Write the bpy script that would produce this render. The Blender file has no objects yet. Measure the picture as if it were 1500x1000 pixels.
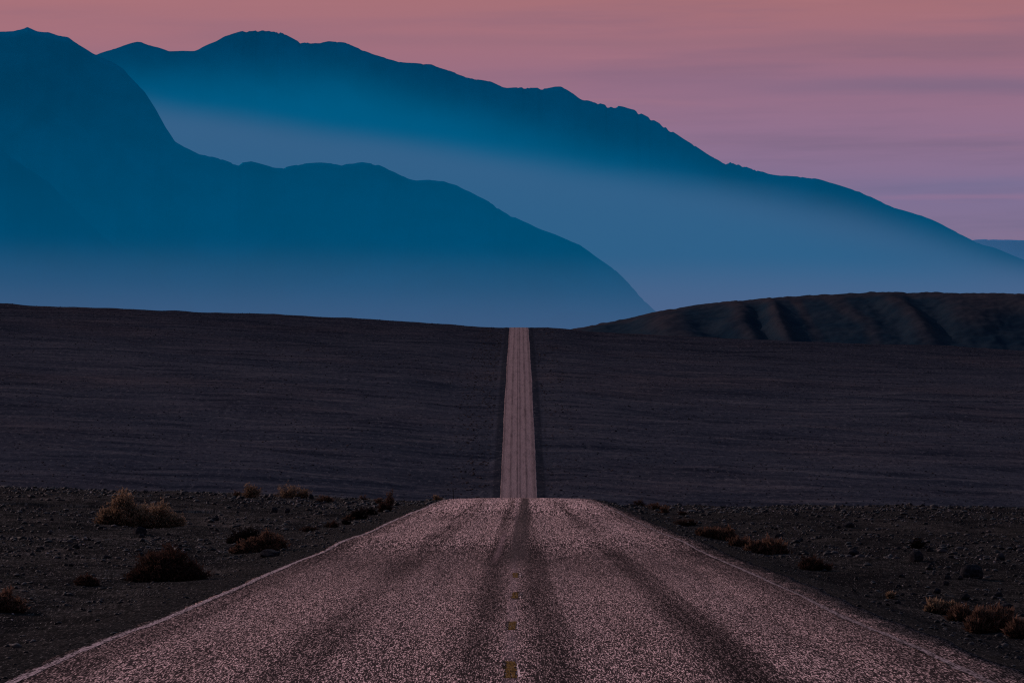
import bpy, math, random
import numpy as np

# ---------------------------------------------------------------- basics
scn = bpy.context.scene
COL = scn.collection
random.seed(7)
RNG = np.random.default_rng(11)


def link(o):
    COL.objects.link(o)
    return o


def sm(a, b, x):
    t = np.clip((np.asarray(x, dtype=float) - a) / (b - a), 0, 1)
    return t * t * (3 - 2 * t)


def _h(ix, iy, seed):
    n = (ix.astype(np.int64) * 374761393 + iy.astype(np.int64) * 668265263 + seed * 974711) & 0xFFFFFFFF
    n = ((n ^ (n >> 13)) * 1274126177) & 0xFFFFFFFF
    n = ((n ^ (n >> 16)) * 2246822519) & 0xFFFFFFFF
    return ((n ^ (n >> 15)) & 0xFFFFFF) / float(0xFFFFFF)


def vnoise(x, y, seed=0):
    x = np.asarray(x, dtype=float); y = np.asarray(y, dtype=float)
    x, y = np.broadcast_arrays(x, y)
    ix = np.floor(x); iy = np.floor(y)
    fx = x - ix; fy = y - iy
    fx = fx * fx * (3 - 2 * fx); fy = fy * fy * (3 - 2 * fy)
    a = _h(ix, iy, seed); b = _h(ix + 1, iy, seed)
    c = _h(ix, iy + 1, seed); d = _h(ix + 1, iy + 1, seed)
    return (a + (b - a) * fx + (c - a) * fy + (a - b - c + d) * fx * fy) * 2 - 1


def fbm(x, y, octs=4, seed=0, gain=0.5):
    s = 0; a = 1.0
    for k in range(octs):
        s = s + a * vnoise(x * 2 ** k + 17.3 * k, y * 2 ** k - 9.1 * k, seed + k)
        a *= gain
    return s


def mesh_obj(name, verts, faces, mat=None, smooth=False, parent=None, kind=None):
    me = bpy.data.meshes.new(name)
    verts = np.asarray(verts, dtype=np.float32)
    faces = np.asarray(faces, dtype=np.int32)
    nf, k = faces.shape
    me.vertices.add(len(verts)); me.vertices.foreach_set("co", verts.ravel())
    me.loops.add(nf * k); me.loops.foreach_set("vertex_index", faces.ravel())
    me.polygons.add(nf)
    me.polygons.foreach_set("loop_start", np.arange(0, nf * k, k, dtype=np.int32))
    me.polygons.foreach_set("loop_total", np.full(nf, k, dtype=np.int32))
    me.update(calc_edges=True); me.validate()
    if smooth:
        me.polygons.foreach_set("use_smooth", np.ones(len(me.polygons), dtype=bool))
    if mat: me.materials.append(mat)
    o = link(bpy.data.objects.new(name, me))
    if parent is not None: o.parent = parent
    if kind: o["kind"] = kind
    return o


def tint(o, vals):
    a = o.data.attributes.new("tint", 'FLOAT', 'POINT')
    a.data.foreach_set("value", np.asarray(vals, dtype=np.float32))


def grid_faces(nr, nc):
    i = np.arange(nr - 1)[:, None] * nc + np.arange(nc - 1)[None, :]
    return np.stack([i, i + 1, i + nc + 1, i + nc], -1).reshape(-1, 4)


def tag(o, label, cat, group=None):
    o["label"] = label; o["category"] = cat
    if group: o["group"] = group


# ---------------------------------------------------------------- node helper
class NT:
    def __init__(s, tree):
        s.t = tree; s.t.nodes.clear()

    def n(s, typ, **kw):
        nd = s.t.nodes.new(typ)
        for k, v in kw.items():
            if k.startswith("_"): setattr(nd, k[1:], v)
        return nd

    def set(s, nd, idx, v):
        if v is None: return
        if hasattr(v, "is_output"): s.t.links.new(v, nd.inputs[idx])
        else: nd.inputs[idx].default_value = v

    def math(s, op, a, b=None, c=None, clamp=False):
        nd = s.n("ShaderNodeMath", _operation=op, _use_clamp=clamp)
        s.set(nd, 0, a); s.set(nd, 1, b); s.set(nd, 2, c)
        return nd.outputs[0]

    def step(s, x, a, b):
        nd = s.n("ShaderNodeMapRange", _interpolation_type='SMOOTHSTEP')
        s.set(nd, 0, x); nd.inputs[1].default_value = a; nd.inputs[2].default_value = b
        return nd.outputs[0]

    def bump_at(s, x, c, w):
        """1 at x = c, 0 further than w away"""
        d = s.math('ABSOLUTE', s.math('SUBTRACT', x, c))
        return s.math('SUBTRACT', 1.0, s.step(d, 0.0, w))

    def mix(s, f, a, b, blend='MIX'):
        nd = s.n("ShaderNodeMix", _data_type='RGBA', _blend_type=blend)
        s.set(nd, 0, f)
        for i, v in ((6, a), (7, b)):
            if hasattr(v, "is_output"): s.t.links.new(v, nd.inputs[i])
            else: nd.inputs[i].default_value = (*v, 1)
        return nd.outputs[2]

    def noise(s, vec, scale, detail=3, rough=0.5):
        nd = s.n("ShaderNodeTexNoise")
        s.set(nd, "Vector", vec); nd.inputs["Scale"].default_value = scale
        nd.inputs["Detail"].default_value = detail; nd.inputs["Roughness"].default_value = rough
        return nd.outputs["Fac"]

    def comb(s, x, y, z=0.0):
        nd = s.n("ShaderNodeCombineXYZ")
        s.set(nd, 0, x); s.set(nd, 1, y); s.set(nd, 2, z)
        return nd.outputs[0]

    def pos(s):
        g = s.n("ShaderNodeNewGeometry")
        x = s.n("ShaderNodeSeparateXYZ"); s.t.links.new(g.outputs["Position"], x.inputs[0])
        return g.outputs["Position"], x.outputs[0], x.outputs[1], x.outputs[2]

    def attr(s, name):
        nd = s.n("ShaderNodeAttribute", _attribute_name=name)
        return nd.outputs["Fac"]


def material(name):
    m = bpy.data.materials.new(name); m.use_nodes = True
    return m, NT(m.node_tree)


def surface(N, color, rough=0.8, spec=0.3, bump=None, bump_d=0.02, bump_s=0.5):
    b = N.n("ShaderNodeBsdfPrincipled")
    N.set(b, "Base Color", color if hasattr(color, "is_output") else (*color, 1))
    N.set(b, "Roughness", rough); N.set(b, "Specular IOR Level", spec)
    if bump is not None:
        bn = N.n("ShaderNodeBump"); bn.inputs["Strength"].default_value = bump_s
        bn.inputs["Distance"].default_value = bump_d
        N.set(bn, "Height", bump); N.t.links.new(bn.outputs[0], b.inputs["Normal"])
    o = N.n("ShaderNodeOutputMaterial"); N.t.links.new(b.outputs[0], o.inputs[0])
    return b


# ---------------------------------------------------------------- camera
FPX = 7500.0                        # focal length in photo pixels (1500 wide)
VPX = 760.0                         # where the road's direction vanishes
CAMX = 0.05
cam = link(bpy.data.objects.new("camera", bpy.data.cameras.new("camera")))
cam.data.sensor_width = 36.0
cam.data.lens = FPX / 1500 * 36.0
cam.data.clip_start = 0.5; cam.data.clip_end = 120000
cam.location = (CAMX, 0, 0)
cam.rotation_euler = (math.pi / 2, 0, math.atan((VPX - 750) / FPX))
scn.camera = cam

# ---------------------------------------------------------------- terrain functions
PY = np.array([-600, -60, 0, 120, 240, 262, 300, 420, 560, 720, 860, 960, 1074, 1200, 1335, 1500, 1700, 1900, 2040, 2106, 2180, 2350, 2700, 3200, 4200, 60000.])
PZ = np.array([12.5, -0.12, -1.6, -4.56, -7.53, -8.09, -9.25, -14.6, -24.0, -33.6, -37.4, -36.6, -32.9, -26.5, -19.8, -13.2, -6.4, -0.6, 3.6, 5.2, 5.9, 3.5, -9, -28, -55, -60.])


def pchip(xk, yk):
    h = np.diff(xk); d = np.diff(yk) / h
    m = np.zeros_like(yk)
    for i in range(1, len(xk) - 1):
        if d[i - 1] * d[i] > 0:
            w1 = 2 * h[i] + h[i - 1]; w2 = h[i] + 2 * h[i - 1]
            m[i] = (w1 + w2) / (w1 / d[i - 1] + w2 / d[i])
    m[0] = d[0]; m[-1] = d[-1]

    def f(x):
        x = np.asarray(x, dtype=float)
        i = np.clip(np.searchsorted(xk, x) - 1, 0, len(xk) - 2)
        t = (x - xk[i]) / h[i]
        return ((1 + 2 * t) * (1 - t) ** 2 * yk[i] + t * (1 - t) ** 2 * h[i] * m[i]
                + t * t * (3 - 2 * t) * yk[i + 1] + t * t * (t - 1) * h[i] * m[i + 1])
    return f


_prof = pchip(PY, PZ)


def road_z(Y):
    Y = np.asarray(Y, dtype=float)
    und = 0.012 * np.sin(Y / 5.6) * sm(20, 60, Y) * (1 - sm(190, 250, Y)) + 0.018 * vnoise(Y / 9.0, 0 * Y, 5)
    return _prof(Y) + und * (1 - sm(280, 420, Y))


def wob(Y):
    """sideways waviness of the old carriageway"""
    return 0.05 * vnoise(np.asarray(Y, float) / 11.0, 0 * np.asarray(Y, float) + 3.3, 9) + 0.10 * vnoise(np.asarray(Y, float) / 70.0, 0 * np.asarray(Y, float) + 1.3, 19) * sm(600, 1100, Y)


XL, XR = -3.83, 4.02                # edges of the asphalt


HOLLOWS = [(-11.6, 190.0, 1.3, 3.0, 0.70), (-18.3, 191.5, 2.2, 1.7, 0.50), (-16.0, 192.0, 1.2, 1.3, 0.35), (13.0, 225.0, 2.0, 2.2, 0.35), (17.5, 200.0, 1.6, 1.6, 0.25)]


def terrain(X, Y, detail=True):
    X = np.asarray(X, float); Y = np.asarray(Y, float)
    base = road_z(Y)
    far = sm(420, 950, Y)
    ul = np.maximum(XL - X, 0); ur = np.maximum(X - XR, 0)
    u = ul + ur
    near = (-0.22 * sm(0, 2.2, ul) + 0.034 * np.minimum(ul, 60)
            - 0.34 * sm(0, 1.8, ur) - 0.008 * np.minimum(ur, 60))
    tilt = -0.048 * 420 * np.tanh(X / 420.0) * sm(2.0, 30.0, u)
    ditch = -0.22 * sm(0, 3.0, u) + 0.12 * sm(3.0, 8, u)
    z = base + (1 - far) * near + far * (tilt + ditch) * (1 - sm(4200, 9000, Y)) - 0.05
    if detail:
        w = sm(0.0, 1.6, u)
        for (hx_, hy_, hw_, hl_, hd_) in HOLLOWS:
            q = ((X - hx_) / hw_) ** 2 + ((Y - hy_ - 0.25 * (X - hx_)) / hl_) ** 2
            z = z - hd_ * (1 - sm(0.35, 1.0, q))
        nz = 1 - sm(300, 420, Y)
        d1 = 0.10 * fbm(X / 3.1, Y / 7.0, 3, 21) + 0.035 * fbm(X / 0.55, Y / 0.9, 3, 31)
        d1 = d1 + 0.16 * fbm(X / 9.0, Y / 30.0, 2, 41) * sm(2, 10, u)
        fz = far * (1 - sm(2600, 3200, Y))
        d2 = 0.9 * fbm(X / 60.0, Y / 70.0, 3, 51) * sm(5, 50, u) + 0.26 * fbm(X / 9.0, Y / 13.0, 3, 61)
        z = z + w * (nz * d1 + fz * d2)
    return z


def ground_at(px, py):
    """the spot on the terrain that the photo shows at (px, py)"""
    dx = (px - VPX) / FPX; dz = -(py - 500) / FPX
    Y = np.arange(30.0, 420.0, 0.15)
    t = terrain(CAMX + dx * Y, Y)
    hit = np.nonzero(t >= dz * Y)[0]
    y = float(Y[hit[0]]) if len(hit) else 266.0
    x = CAMX + dx * y
    return x, y, float(terrain(x, y))


# ---------------------------------------------------------------- ground
m_ground, N = material("desert_ground")
P, gx, gy, gz = N.pos()
n_big = N.noise(N.comb(gx, N.math('MULTIPLY', gy, 0.5)), 0.16, 4, 0.6)
n_mid = N.noise(P, 1.3, 5, 0.65)
n_fine = N.noise(N.comb(gx, N.math('MULTIPLY', gy, 0.28)), 9.0, 5, 0.75)
near_c = N.mix(N.step(n_mid, 0.35, 0.7), (0.0242, 0.0207, 0.0192), (0.0782, 0.0655, 0.0590))
near_c = N.mix(N.math('MULTIPLY', N.step(n_big, 0.5, 0.72), 0.75), near_c, (0.1610, 0.1265, 0.1080))
near_c = N.mix(N.step(n_fine, 0.40, 0.62), N.mix(0.75, near_c, (0.0069, 0.0069, 0.0060)), near_c)
n_dr = N.noise(N.comb(N.math('MULTIPLY', gx, 0.55), N.math('MULTIPLY', gy, 0.16)), 1.0, 5, 0.72)
near_c = N.mix(N.math('MULTIPLY', N.math('SUBTRACT', 1.0, N.step(n_dr, 0.40, 0.52)), 0.80), near_c, (0.0075, 0.0070, 0.0078))
# dark fresh shoulder beside the asphalt
edge_d = N.math('MAXIMUM', N.math('SUBTRACT', XL, gx), N.math('SUBTRACT', gx, XR))
sh_n = N.math('ADD', edge_d, N.math('MULTIPLY', N.noise(P, 0.5, 4, 0.6), 2.6))
shoulder = N.math('SUBTRACT', 1.0, N.step(sh_n, 1.4, 3.4))
near_c = N.mix(N.math('MULTIPLY', shoulder, 0.75), near_c, (0.0287, 0.0248, 0.0224))
gg1 = N.noise(N.comb(N.math('DIVIDE', gx, 0.022), N.math('DIVIDE', gy, 0.40), 3.0), 1.0, 2, 0.75)
gg2 = N.noise(N.comb(N.math('DIVIDE', gx, 0.06), N.math('DIVIDE', gy, 1.6), 6.0), 1.0, 2, 0.75)
near_c = N.mix(N.math('MULTIPLY', N.step(gg1, 0.58, 0.70), 0.80), near_c, (0.2070, 0.1702, 0.1480))
near_c = N.mix(N.math('MULTIPLY', N.math('SUBTRACT', 1.0, N.step(gg1, 0.38, 0.50)), 0.6), near_c, (0.0092, 0.0087, 0.0080))
near_c = N.mix(N.math('MULTIPLY', N.math('SUBTRACT', 1.0, N.step(gg2, 0.36, 0.50)), 0.70), near_c, (0.0092, 0.0087, 0.0080))
# far slope: long low bands of scrub and gravel
f1 = N.noise(N.comb(gx, N.math('MULTIPLY', gy, 0.8)), 0.020, 6, 0.68)
f2 = N.noise(N.comb(N.math('ADD', N.math('MULTIPLY', gx, 0.022), N.math('MULTIPLY', gy, 0.004)), N.math('MULTIPLY', gy, 0.085)), 1.0, 5, 0.72)
f3 = N.noise(P, 0.9, 4, 0.7)
far_c = N.mix(N.step(f1, 0.24, 0.80), (0.0260, 0.0285, 0.0382), (0.0485, 0.0457, 0.0548))  # bluish haze of distance is mixed into the slope's tones
far_c = N.mix(N.math('MULTIPLY', N.step(f2, 0.50, 0.66), 0.58), far_c, (0.0901, 0.0782, 0.0822))
far_c = N.mix(N.math('MULTIPLY', N.math('SUBTRACT', 1.0, N.step(f2, 0.36, 0.48)), 0.8), far_c, (0.0112, 0.0133, 0.0205))
far_c = N.mix(N.math('MULTIPLY', N.step(f3, 0.48, 0.62), 0.6), far_c, (0.0104, 0.0124, 0.0186))
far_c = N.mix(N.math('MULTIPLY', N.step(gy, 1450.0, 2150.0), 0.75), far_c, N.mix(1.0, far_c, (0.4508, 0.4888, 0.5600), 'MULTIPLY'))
verge = N.math('MULTIPLY', N.math('SUBTRACT', 1.0, N.step(edge_d, 1.0, 2.2)), 1.6, clamp=True)
far_c = N.mix(N.math('MULTIPLY', verge, 0.62), far_c, (0.0112, 0.0124, 0.0166))
f4 = N.noise(N.comb(N.math('MULTIPLY', gx, 0.8), N.math('MULTIPLY', gy, 0.20)), 1.0, 4, 0.8)
far_c = N.mix(N.math('MULTIPLY', N.step(f4, 0.54, 0.68), 0.65), far_c, (0.1004, 0.0902, 0.0940))
far_c = N.mix(N.math('MULTIPLY', N.math('SUBTRACT', 1.0, N.step(f4, 0.34, 0.46)), 0.55), far_c, (0.0095, 0.0110, 0.0166))
warm = N.step(N.noise(N.comb(N.math('MULTIPLY', gx, 0.010), N.math('MULTIPLY', gy, 0.006), 8.0), 1.0, 4, 0.6), 0.45, 0.70)
far_c = N.mix(N.math('MULTIPLY', warm, 0.45), far_c, N.mix(1.0, far_c, (1.35, 1.05, 0.92), 'MULTIPLY'))
fars = N.step(gy, 330.0, 700.0)
near_c = N.mix(N.math('MULTIPLY', N.step(gx, 2.0, 6.0), 0.30), near_c, (0.008, 0.0072, 0.0078))
gcol = N.mix(fars, near_c, far_c)
bmp = N.noise(P, 14.0, 4, 0.7)
surface(N, gcol, 1.0, 0.0, bmp, 0.05, 0.8)


def axis(*segs):
    out = []
    for a, b, st in segs:
        n = max(1, int(round((b - a) / st)))
        out.append(np.linspace(a, b, n, endpoint=False))
    out.append(np.array([segs[-1][1]]))
    return np.concatenate(out)


gY = axis((-600, -40, 40), (-40, 30, 5), (30, 120, 0.3), (120, 290, 0.55), (290, 340, 2), (340, 950, 12), (950, 2230, 3.2), (2230, 3000, 25), (3000, 6000, 200), (6000, 60000, 6000))
half = axis((4.02, 8, 0.16), (8, 20, 0.3), (20, 46, 0.6), (46, 420, 2.6), (420, 1500, 60), (1500, 6000, 500), (6000, 40000, 6000))
mid = np.linspace(XL, 4.02, 22)
gX = np.concatenate([-(half[1:][::-1] - 4.02) + XL, mid, half[1:]])
GX, GY = np.meshgrid(gX, gY)
GZ = terrain(GX, GY)
ground = mesh_obj("ground", np.stack([GX, GY, GZ], -1).reshape(-1, 3), grid_faces(len(gY), len(gX)), m_ground, True, kind="structure")

# ---------------------------------------------------------------- road
m_road, N = material("worn_chip_seal_asphalt")
P, rx, ry, rz = N.pos()
def grain(wx, wy, seed, det=1.5):
    v = N.n("ShaderNodeTexVoronoi", _voronoi_dimensions='2D', _feature='F1')
    N.set(v, "Vector", N.comb(N.math('DIVIDE', rx, wx), N.math('DIVIDE', ry, wy))); v.inputs["Scale"].default_value = 1.0
    sp = N.n("ShaderNodeSeparateColor"); N.t.links.new(v.outputs["Color"], sp.inputs[0])
    return sp.outputs[0]
g1 = grain(0.0062, 0.150, 1.0); g2 = grain(0.0105, 0.64, 2.0); g3 = grain(0.0195, 2.2, 3.0)
w2 = N.step(ry, 60.0, 120.0); w3 = N.step(ry, 120.0, 210.0)
gr = N.n("ShaderNodeMix"); N.set(gr, 0, w2); N.set(gr, 2, g1); N.set(gr, 3, g2)
gr2 = N.n("ShaderNodeMix"); N.set(gr2, 0, w3); N.set(gr2, 2, gr.outputs[0]); N.set(gr2, 3, g3)
g = gr2.outputs[0]
wl = N.noise(N.comb(N.math('MULTIPLY', rx, 1.6), N.math('MULTIPLY', ry, 0.012), 4.0), 1.0, 3, 0.5)
rxw = N.math('ADD', rx, N.math('MULTIPLY', N.math('SUBTRACT', wl, 0.5), 0.22))
lane = N.math('MAXIMUM', N.bump_at(rxw, -1.75, 0.48), N.bump_at(rxw, 1.78, 0.50))
cen = N.math('MAXIMUM', N.bump_at(rxw, -0.30, 0.28), N.bump_at(rxw, 0.33, 0.31))
edg = N.math('MAXIMUM', N.bump_at(rxw, -3.55, 0.45), N.bump_at(rxw, 3.45, 0.75))
streak = N.step(N.noise(N.comb(N.math('MULTIPLY', rxw, 5.0), N.math('MULTIPLY', ry, 0.010), 11.0), 1.0, 3, 0.6), 0.45, 0.68)
lane = N.math('MULTIPLY', lane, N.math('ADD', 0.55, N.math('MULTIPLY', streak, 0.6)))
dark = N.math('ADD', N.math('MULTIPLY', lane, 0.54), N.math('ADD', N.math('MULTIPLY', cen, 0.50), N.math('MULTIPLY', edg, 0.40)))
patch = N.step(N.noise(N.comb(rx, N.math('MULTIPLY', ry, 0.06), 7.0), 0.9, 5, 0.6), 0.42, 0.66)
dark = N.math('ADD', dark, N.math('MULTIPLY', streak, 0.16))
dark = N.math('ADD', dark, N.math('MULTIPLY', N.math('SUBTRACT', patch, 0.5), 0.22), clamp=True)
# share of pale stones in the surface
thr = N.math('ADD', N.math('SUBTRACT', 0.32, N.math('MULTIPLY', N.step(ry, 50.0, 230.0), 0.16)), N.math('MULTIPLY', dark, 0.20))
st = N.math('MULTIPLY', N.math('SUBTRACT', g, thr), 1.62, clamp=True)
st = N.math('POWER', st, 3.1)
base = N.mix(dark, (0.044, 0.0305, 0.0285), (0.0115, 0.0088, 0.0085))
rcol = N.mix(st, base, N.mix(dark, (0.9063, 0.5576, 0.4879), (0.3816, 0.2450, 0.2155)))
far_r = N.step(ry, 300.0, 900.0)
fcol = N.mix(N.math('MULTIPLY', N.math('POWER', dark, 0.8), 1.0), (0.205, 0.139, 0.134), (0.044, 0.032, 0.034))
rcol = N.mix(N.math('MULTIPLY', far_r, 0.85), rcol, fcol)
# worn centre stripe (pale), seen between the dashes and along the far slope
ctr = N.math('MULTIPLY', N.bump_at(rx, -0.02, 0.09), 0.36)
rcol = N.mix(ctr, rcol, (0.1908, 0.1267, 0.1260))
# smooth tar seal along the middle before the crest, with a pale seam on its left
tx = N.math('SUBTRACT', rx, N.math('MULTIPLY', N.math('SUBTRACT', ry, 82.0), 0.0022))
tar = N.math('MULTIPLY', N.math('SUBTRACT', 1.0, N.step(N.math('ABSOLUTE', tx), 0.10, 0.30)),
             N.math('MULTIPLY', N.step(ry, 76.0, 92.0), N.math('SUBTRACT', 1.0, N.step(ry, 262.0, 300.0))))
rcol = N.mix(N.math('MULTIPLY', tar, 0.84), rcol, N.mix(N.step(g, 0.2, 0.9), (0.046, 0.033, 0.0305), (0.078, 0.056, 0.051)))
seam = N.math('MULTIPLY', N.bump_at(tx, -0.36, 0.10), N.math('MULTIPLY', N.step(ry, 80.0, 92.0), N.math('SUBTRACT', 1.0, N.step(ry, 108.0, 135.0))))
rcol = N.mix(N.math('MULTIPLY', seam, 0.34), rcol, (0.3244, 0.1943, 0.1911))
# outside the right line the seal is dark and half buried in grit
spill = N.noise(N.comb(N.math('MULTIPLY', rx, 3.0), N.math('MULTIPLY', ry, 0.55), 9.0), 1.0, 4, 0.65)
outer = N.step(N.math('ADD', rx, N.math('MULTIPLY', N.math('SUBTRACT', spill, 0.5), 0.9)), 3.55, 3.85)
near_r = N.math('SUBTRACT', 1.0, N.step(ry, 300.0, 500.0))
grit = N.mix(N.step(g, 0.55, 1.0), (0.010, 0.009, 0.0092), (0.105, 0.082, 0.078))
outer = N.math('MAXIMUM', outer, N.step(N.math('MULTIPLY', rx, -1.0), 3.775, 3.80))
rcol = N.mix(N.math('MULTIPLY', N.math('MULTIPLY', outer, near_r), 0.94), rcol, grit)
surface(N, rcol, 1.0, 0.0, N.noise(N.comb(N.math('DIVIDE', rx, 0.02), N.math('DIVIDE', ry, 0.2)), 1.0, 2, 0.6), 0.008, 0.3)

rY = axis((-600, -30, 30), (-30, 30, 2), (30, 300, 0.8), (300, 950, 8), (950, 2250, 4), (2250, 2500, 20))
rXn = np.concatenate([[-1], np.linspace(-0.994, 0.994, 67), [1]])
RU, RY = np.meshgrid(rXn, rY)
jag = 0.05
eL = XL + wob(rY) + jag * vnoise(rY / 0.9, rY * 0, 71)
eR = XR + wob(rY) + jag * vnoise(rY / 2.5, rY * 0, 72)
RX = np.where(RU < 0, -RU * eL[:, None], RU * eR[:, None])
crown = 0.055 * (1 - RU ** 2)
rut = -0.012 * (np.exp(-((np.abs(RX) - 0.9) / 0.3) ** 2) + np.exp(-((np.abs(RX) - 2.7) / 0.3) ** 2))


def road_surf(X, Y):
    u = np.where(X < 0, X / XL, X / XR)
    return road_z(Y) + 0.055 * (1 - np.clip(u, -1, 1) ** 2)


RZ = road_z(RY) + crown + rut
# the last columns dive below the gravel so the asphalt has an edge
RZ[:, 0] -= 0.09; RZ[:, -1] -= 0.09
road = mesh_obj("road", np.stack([RX, RY, RZ], -1).reshape(-1, 3), grid_faces(len(rY), len(rXn)), m_road, True, kind="structure")


def road_sheet(name, mat, x0, x1, y0, y1, dy, lift=0.0035, nx=4, edge_noise=0.012, seed=0):
    ys = np.arange(y0, y1 + dy * .5, dy) if dy < 0.8 else rY[(rY >= y0) & (rY <= y1)]
    U, Y = np.meshgrid(np.linspace(0, 1, nx), ys)
    w = wob(ys)
    a = x0 + w + edge_noise * vnoise(ys / 0.5, 0 * ys, seed); b = x1 + w + edge_noise * vnoise(ys / 0.5, 0 * ys + 5, seed + 1)
    X = a[:, None] + (b - a)[:, None] * U
    un = np.where(X < 0, -X / eL_f(Y), X / eR_f(Y))
    Z = road_z(Y) + 0.055 * (1 - np.clip(np.abs(un), 0, 1) ** 2)
    Z = Z + -0.012 * (np.exp(-((np.abs(X) - 0.9) / 0.3) ** 2) + np.exp(-((np.abs(X) - 2.7) / 0.3) ** 2)) + lift
    return mesh_obj(name, np.stack([X, Y, Z], -1).reshape(-1, 3), grid_faces(len(ys), nx), mat, True, parent=road)


def eL_f(Y): return -(XL + wob(Y))
def eR_f(Y): return XR + wob(Y)


def dash_paint(name, bright, dull, xc, xw):
    """thin worn paint: stones show through, most of all toward its sides"""
    m, N = material(name)
    P, x, y, z = N.pos()
    def cells(wx, wy):
        v = N.n("ShaderNodeTexVoronoi", _voronoi_dimensions='2D', _feature='F1')
        N.set(v, "Vector", N.comb(N.math('DIVIDE', x, wx), N.math('DIVIDE', y, wy))); v.inputs["Scale"].default_value = 1.0
        sp = N.n("ShaderNodeSeparateColor"); N.t.links.new(v.outputs["Color"], sp.inputs[0])
        return sp.outputs[0], sp.outputs[1]
    a1, b1 = cells(0.0095, 0.22); a2, b2 = cells(0.0175, 0.95); a3, b3 = cells(0.033, 3.4)
    def pick(p, q, r_):
        m1 = N.n("ShaderNodeMix"); N.set(m1, 0, N.step(y, 60.0, 120.0)); N.set(m1, 2, p); N.set(m1, 3, q)
        m2 = N.n("ShaderNodeMix"); N.set(m2, 0, N.step(y, 120.0, 210.0)); N.set(m2, 2, m1.outputs[0]); N.set(m2, 3, r_)
        return m2.outputs[0]
    a = pick(a1, a2, a3); b = pick(b1, b2, b3)
    side = N.step(N.math('ABSOLUTE', N.math('SUBTRACT', x, xc)), xw * 0.5, xw * 1.05)
    keep = N.math('SUBTRACT', N.math('SUBTRACT', 1.05, N.math('MULTIPLY', side, 0.75)), a)
    f = N.step(keep, 0.10, 0.42)
    st = N.math('MULTIPLY', N.math('SUBTRACT', b, 0.45), 1.6, clamp=True)
    grainc = N.mix(N.math('MULTIPLY', st, st), (0.018, 0.014, 0.0135), (0.42, 0.30, 0.28))
    surface(N, N.mix(f, grainc, N.mix(b, dull, bright)), 1.0, 0.0)
    return m


m_line = dash_paint("worn_white_line", (0.54, 0.38, 0.36), (0.15, 0.11, 0.105), -3.72, 0.062)
m_line_r = dash_paint("faded_white_line", (0.38, 0.27, 0.255), (0.09, 0.066, 0.063), 3.545, 0.046)
road_sheet("edge_line", m_line, -3.775, -3.665, 30, 330, 0.8, seed=3, edge_noise=0.02)
road_sheet("edge_line", m_line_r, 3.50, 3.59, 30, 330, 0.8, seed=5, edge_noise=0.025)
m_yel = dash_paint("worn_yellow_dash", (0.190, 0.104, 0.034), (0.070, 0.040, 0.016), -0.006, 0.055)
m_wht = dash_paint("pale_dash_rim", (0.95, 0.66, 0.58), (0.42, 0.29, 0.26), 0.054, 0.026)
for yc in (39.2, 50.2, 62.4, 73.8):
    road_sheet("centre_dash", m_yel, -0.058, 0.045, yc - 1.5, yc + 1.5, 0.3, nx=4, edge_noise=0.012, seed=int(yc))
    road_sheet("dash_rim", m_wht, 0.044, 0.064, yc - 1.4, yc + 1.3, 0.3, nx=2, edge_noise=0.008, seed=int(yc) + 40)

# ---------------------------------------------------------------- stones and gravel
PHI = (1 + 5 ** .5) / 2
ICO_V = np.array([(-1, PHI, 0), (1, PHI, 0), (-1, -PHI, 0), (1, -PHI, 0), (0, -1, PHI), (0, 1, PHI), (0, -1, -PHI), (0, 1, -PHI), (PHI, 0, -1), (PHI, 0, 1), (-PHI, 0, -1), (-PHI, 0, 1)]) / math.sqrt(1 + PHI ** 2)
ICO_F = np.array([(0, 11, 5), (0, 5, 1), (0, 1, 7), (0, 7, 10), (0, 10, 11), (1, 5, 9), (5, 11, 4), (11, 10, 2), (10, 7, 6), (7, 1, 8), (3, 9, 4), (3, 4, 2), (3, 2, 6), (3, 6, 8), (3, 8, 9), (4, 9, 5), (2, 4, 11), (6, 2, 10), (8, 6, 7), (9, 8, 1)])


def subdivide(V, F):
    V = list(map(tuple, V)); cache = {}; out = []
    def midp(a, b):
        k = (min(a, b), max(a, b))
        if k not in cache:
            p = (np.array(V[a]) + np.array(V[b])) / 2; p = p / np.linalg.norm(p)
            V.append(tuple(p)); cache[k] = len(V) - 1
        return cache[k]
    for a, b, c in F:
        d, e, f = midp(a, b), midp(b, c), midp(c, a)
        out += [(a, d, f), (d, b, e), (f, e, c), (d, e, f)]
    return np.array(V), np.array(out)


S2V, S2F = subdivide(*subdivide(ICO_V, ICO_F))

m_gravel, N = material("volcanic_gravel")
t_ = N.attr("tint")
c = N.mix(N.step(t_, 0.0, 0.75), (0.007, 0.007, 0.008), (0.034, 0.0285, 0.0285))
c = N.mix(N.step(t_, 0.90, 0.99), c, (0.34, 0.27, 0.255))
surface(N, c, 0.7, 0.08)
m_rock, N = material("dark_basalt_rock")
P, _x, _y, _z = N.pos()
c = N.mix(N.step(N.noise(P, 16, 5, 0.7), 0.4, 0.65), (0.006, 0.006, 0.008), (0.024, 0.021, 0.023))
surface(N, c, 0.9, 0.03, N.noise(P, 30, 4, 0.7), 0.02, 0.8)


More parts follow.
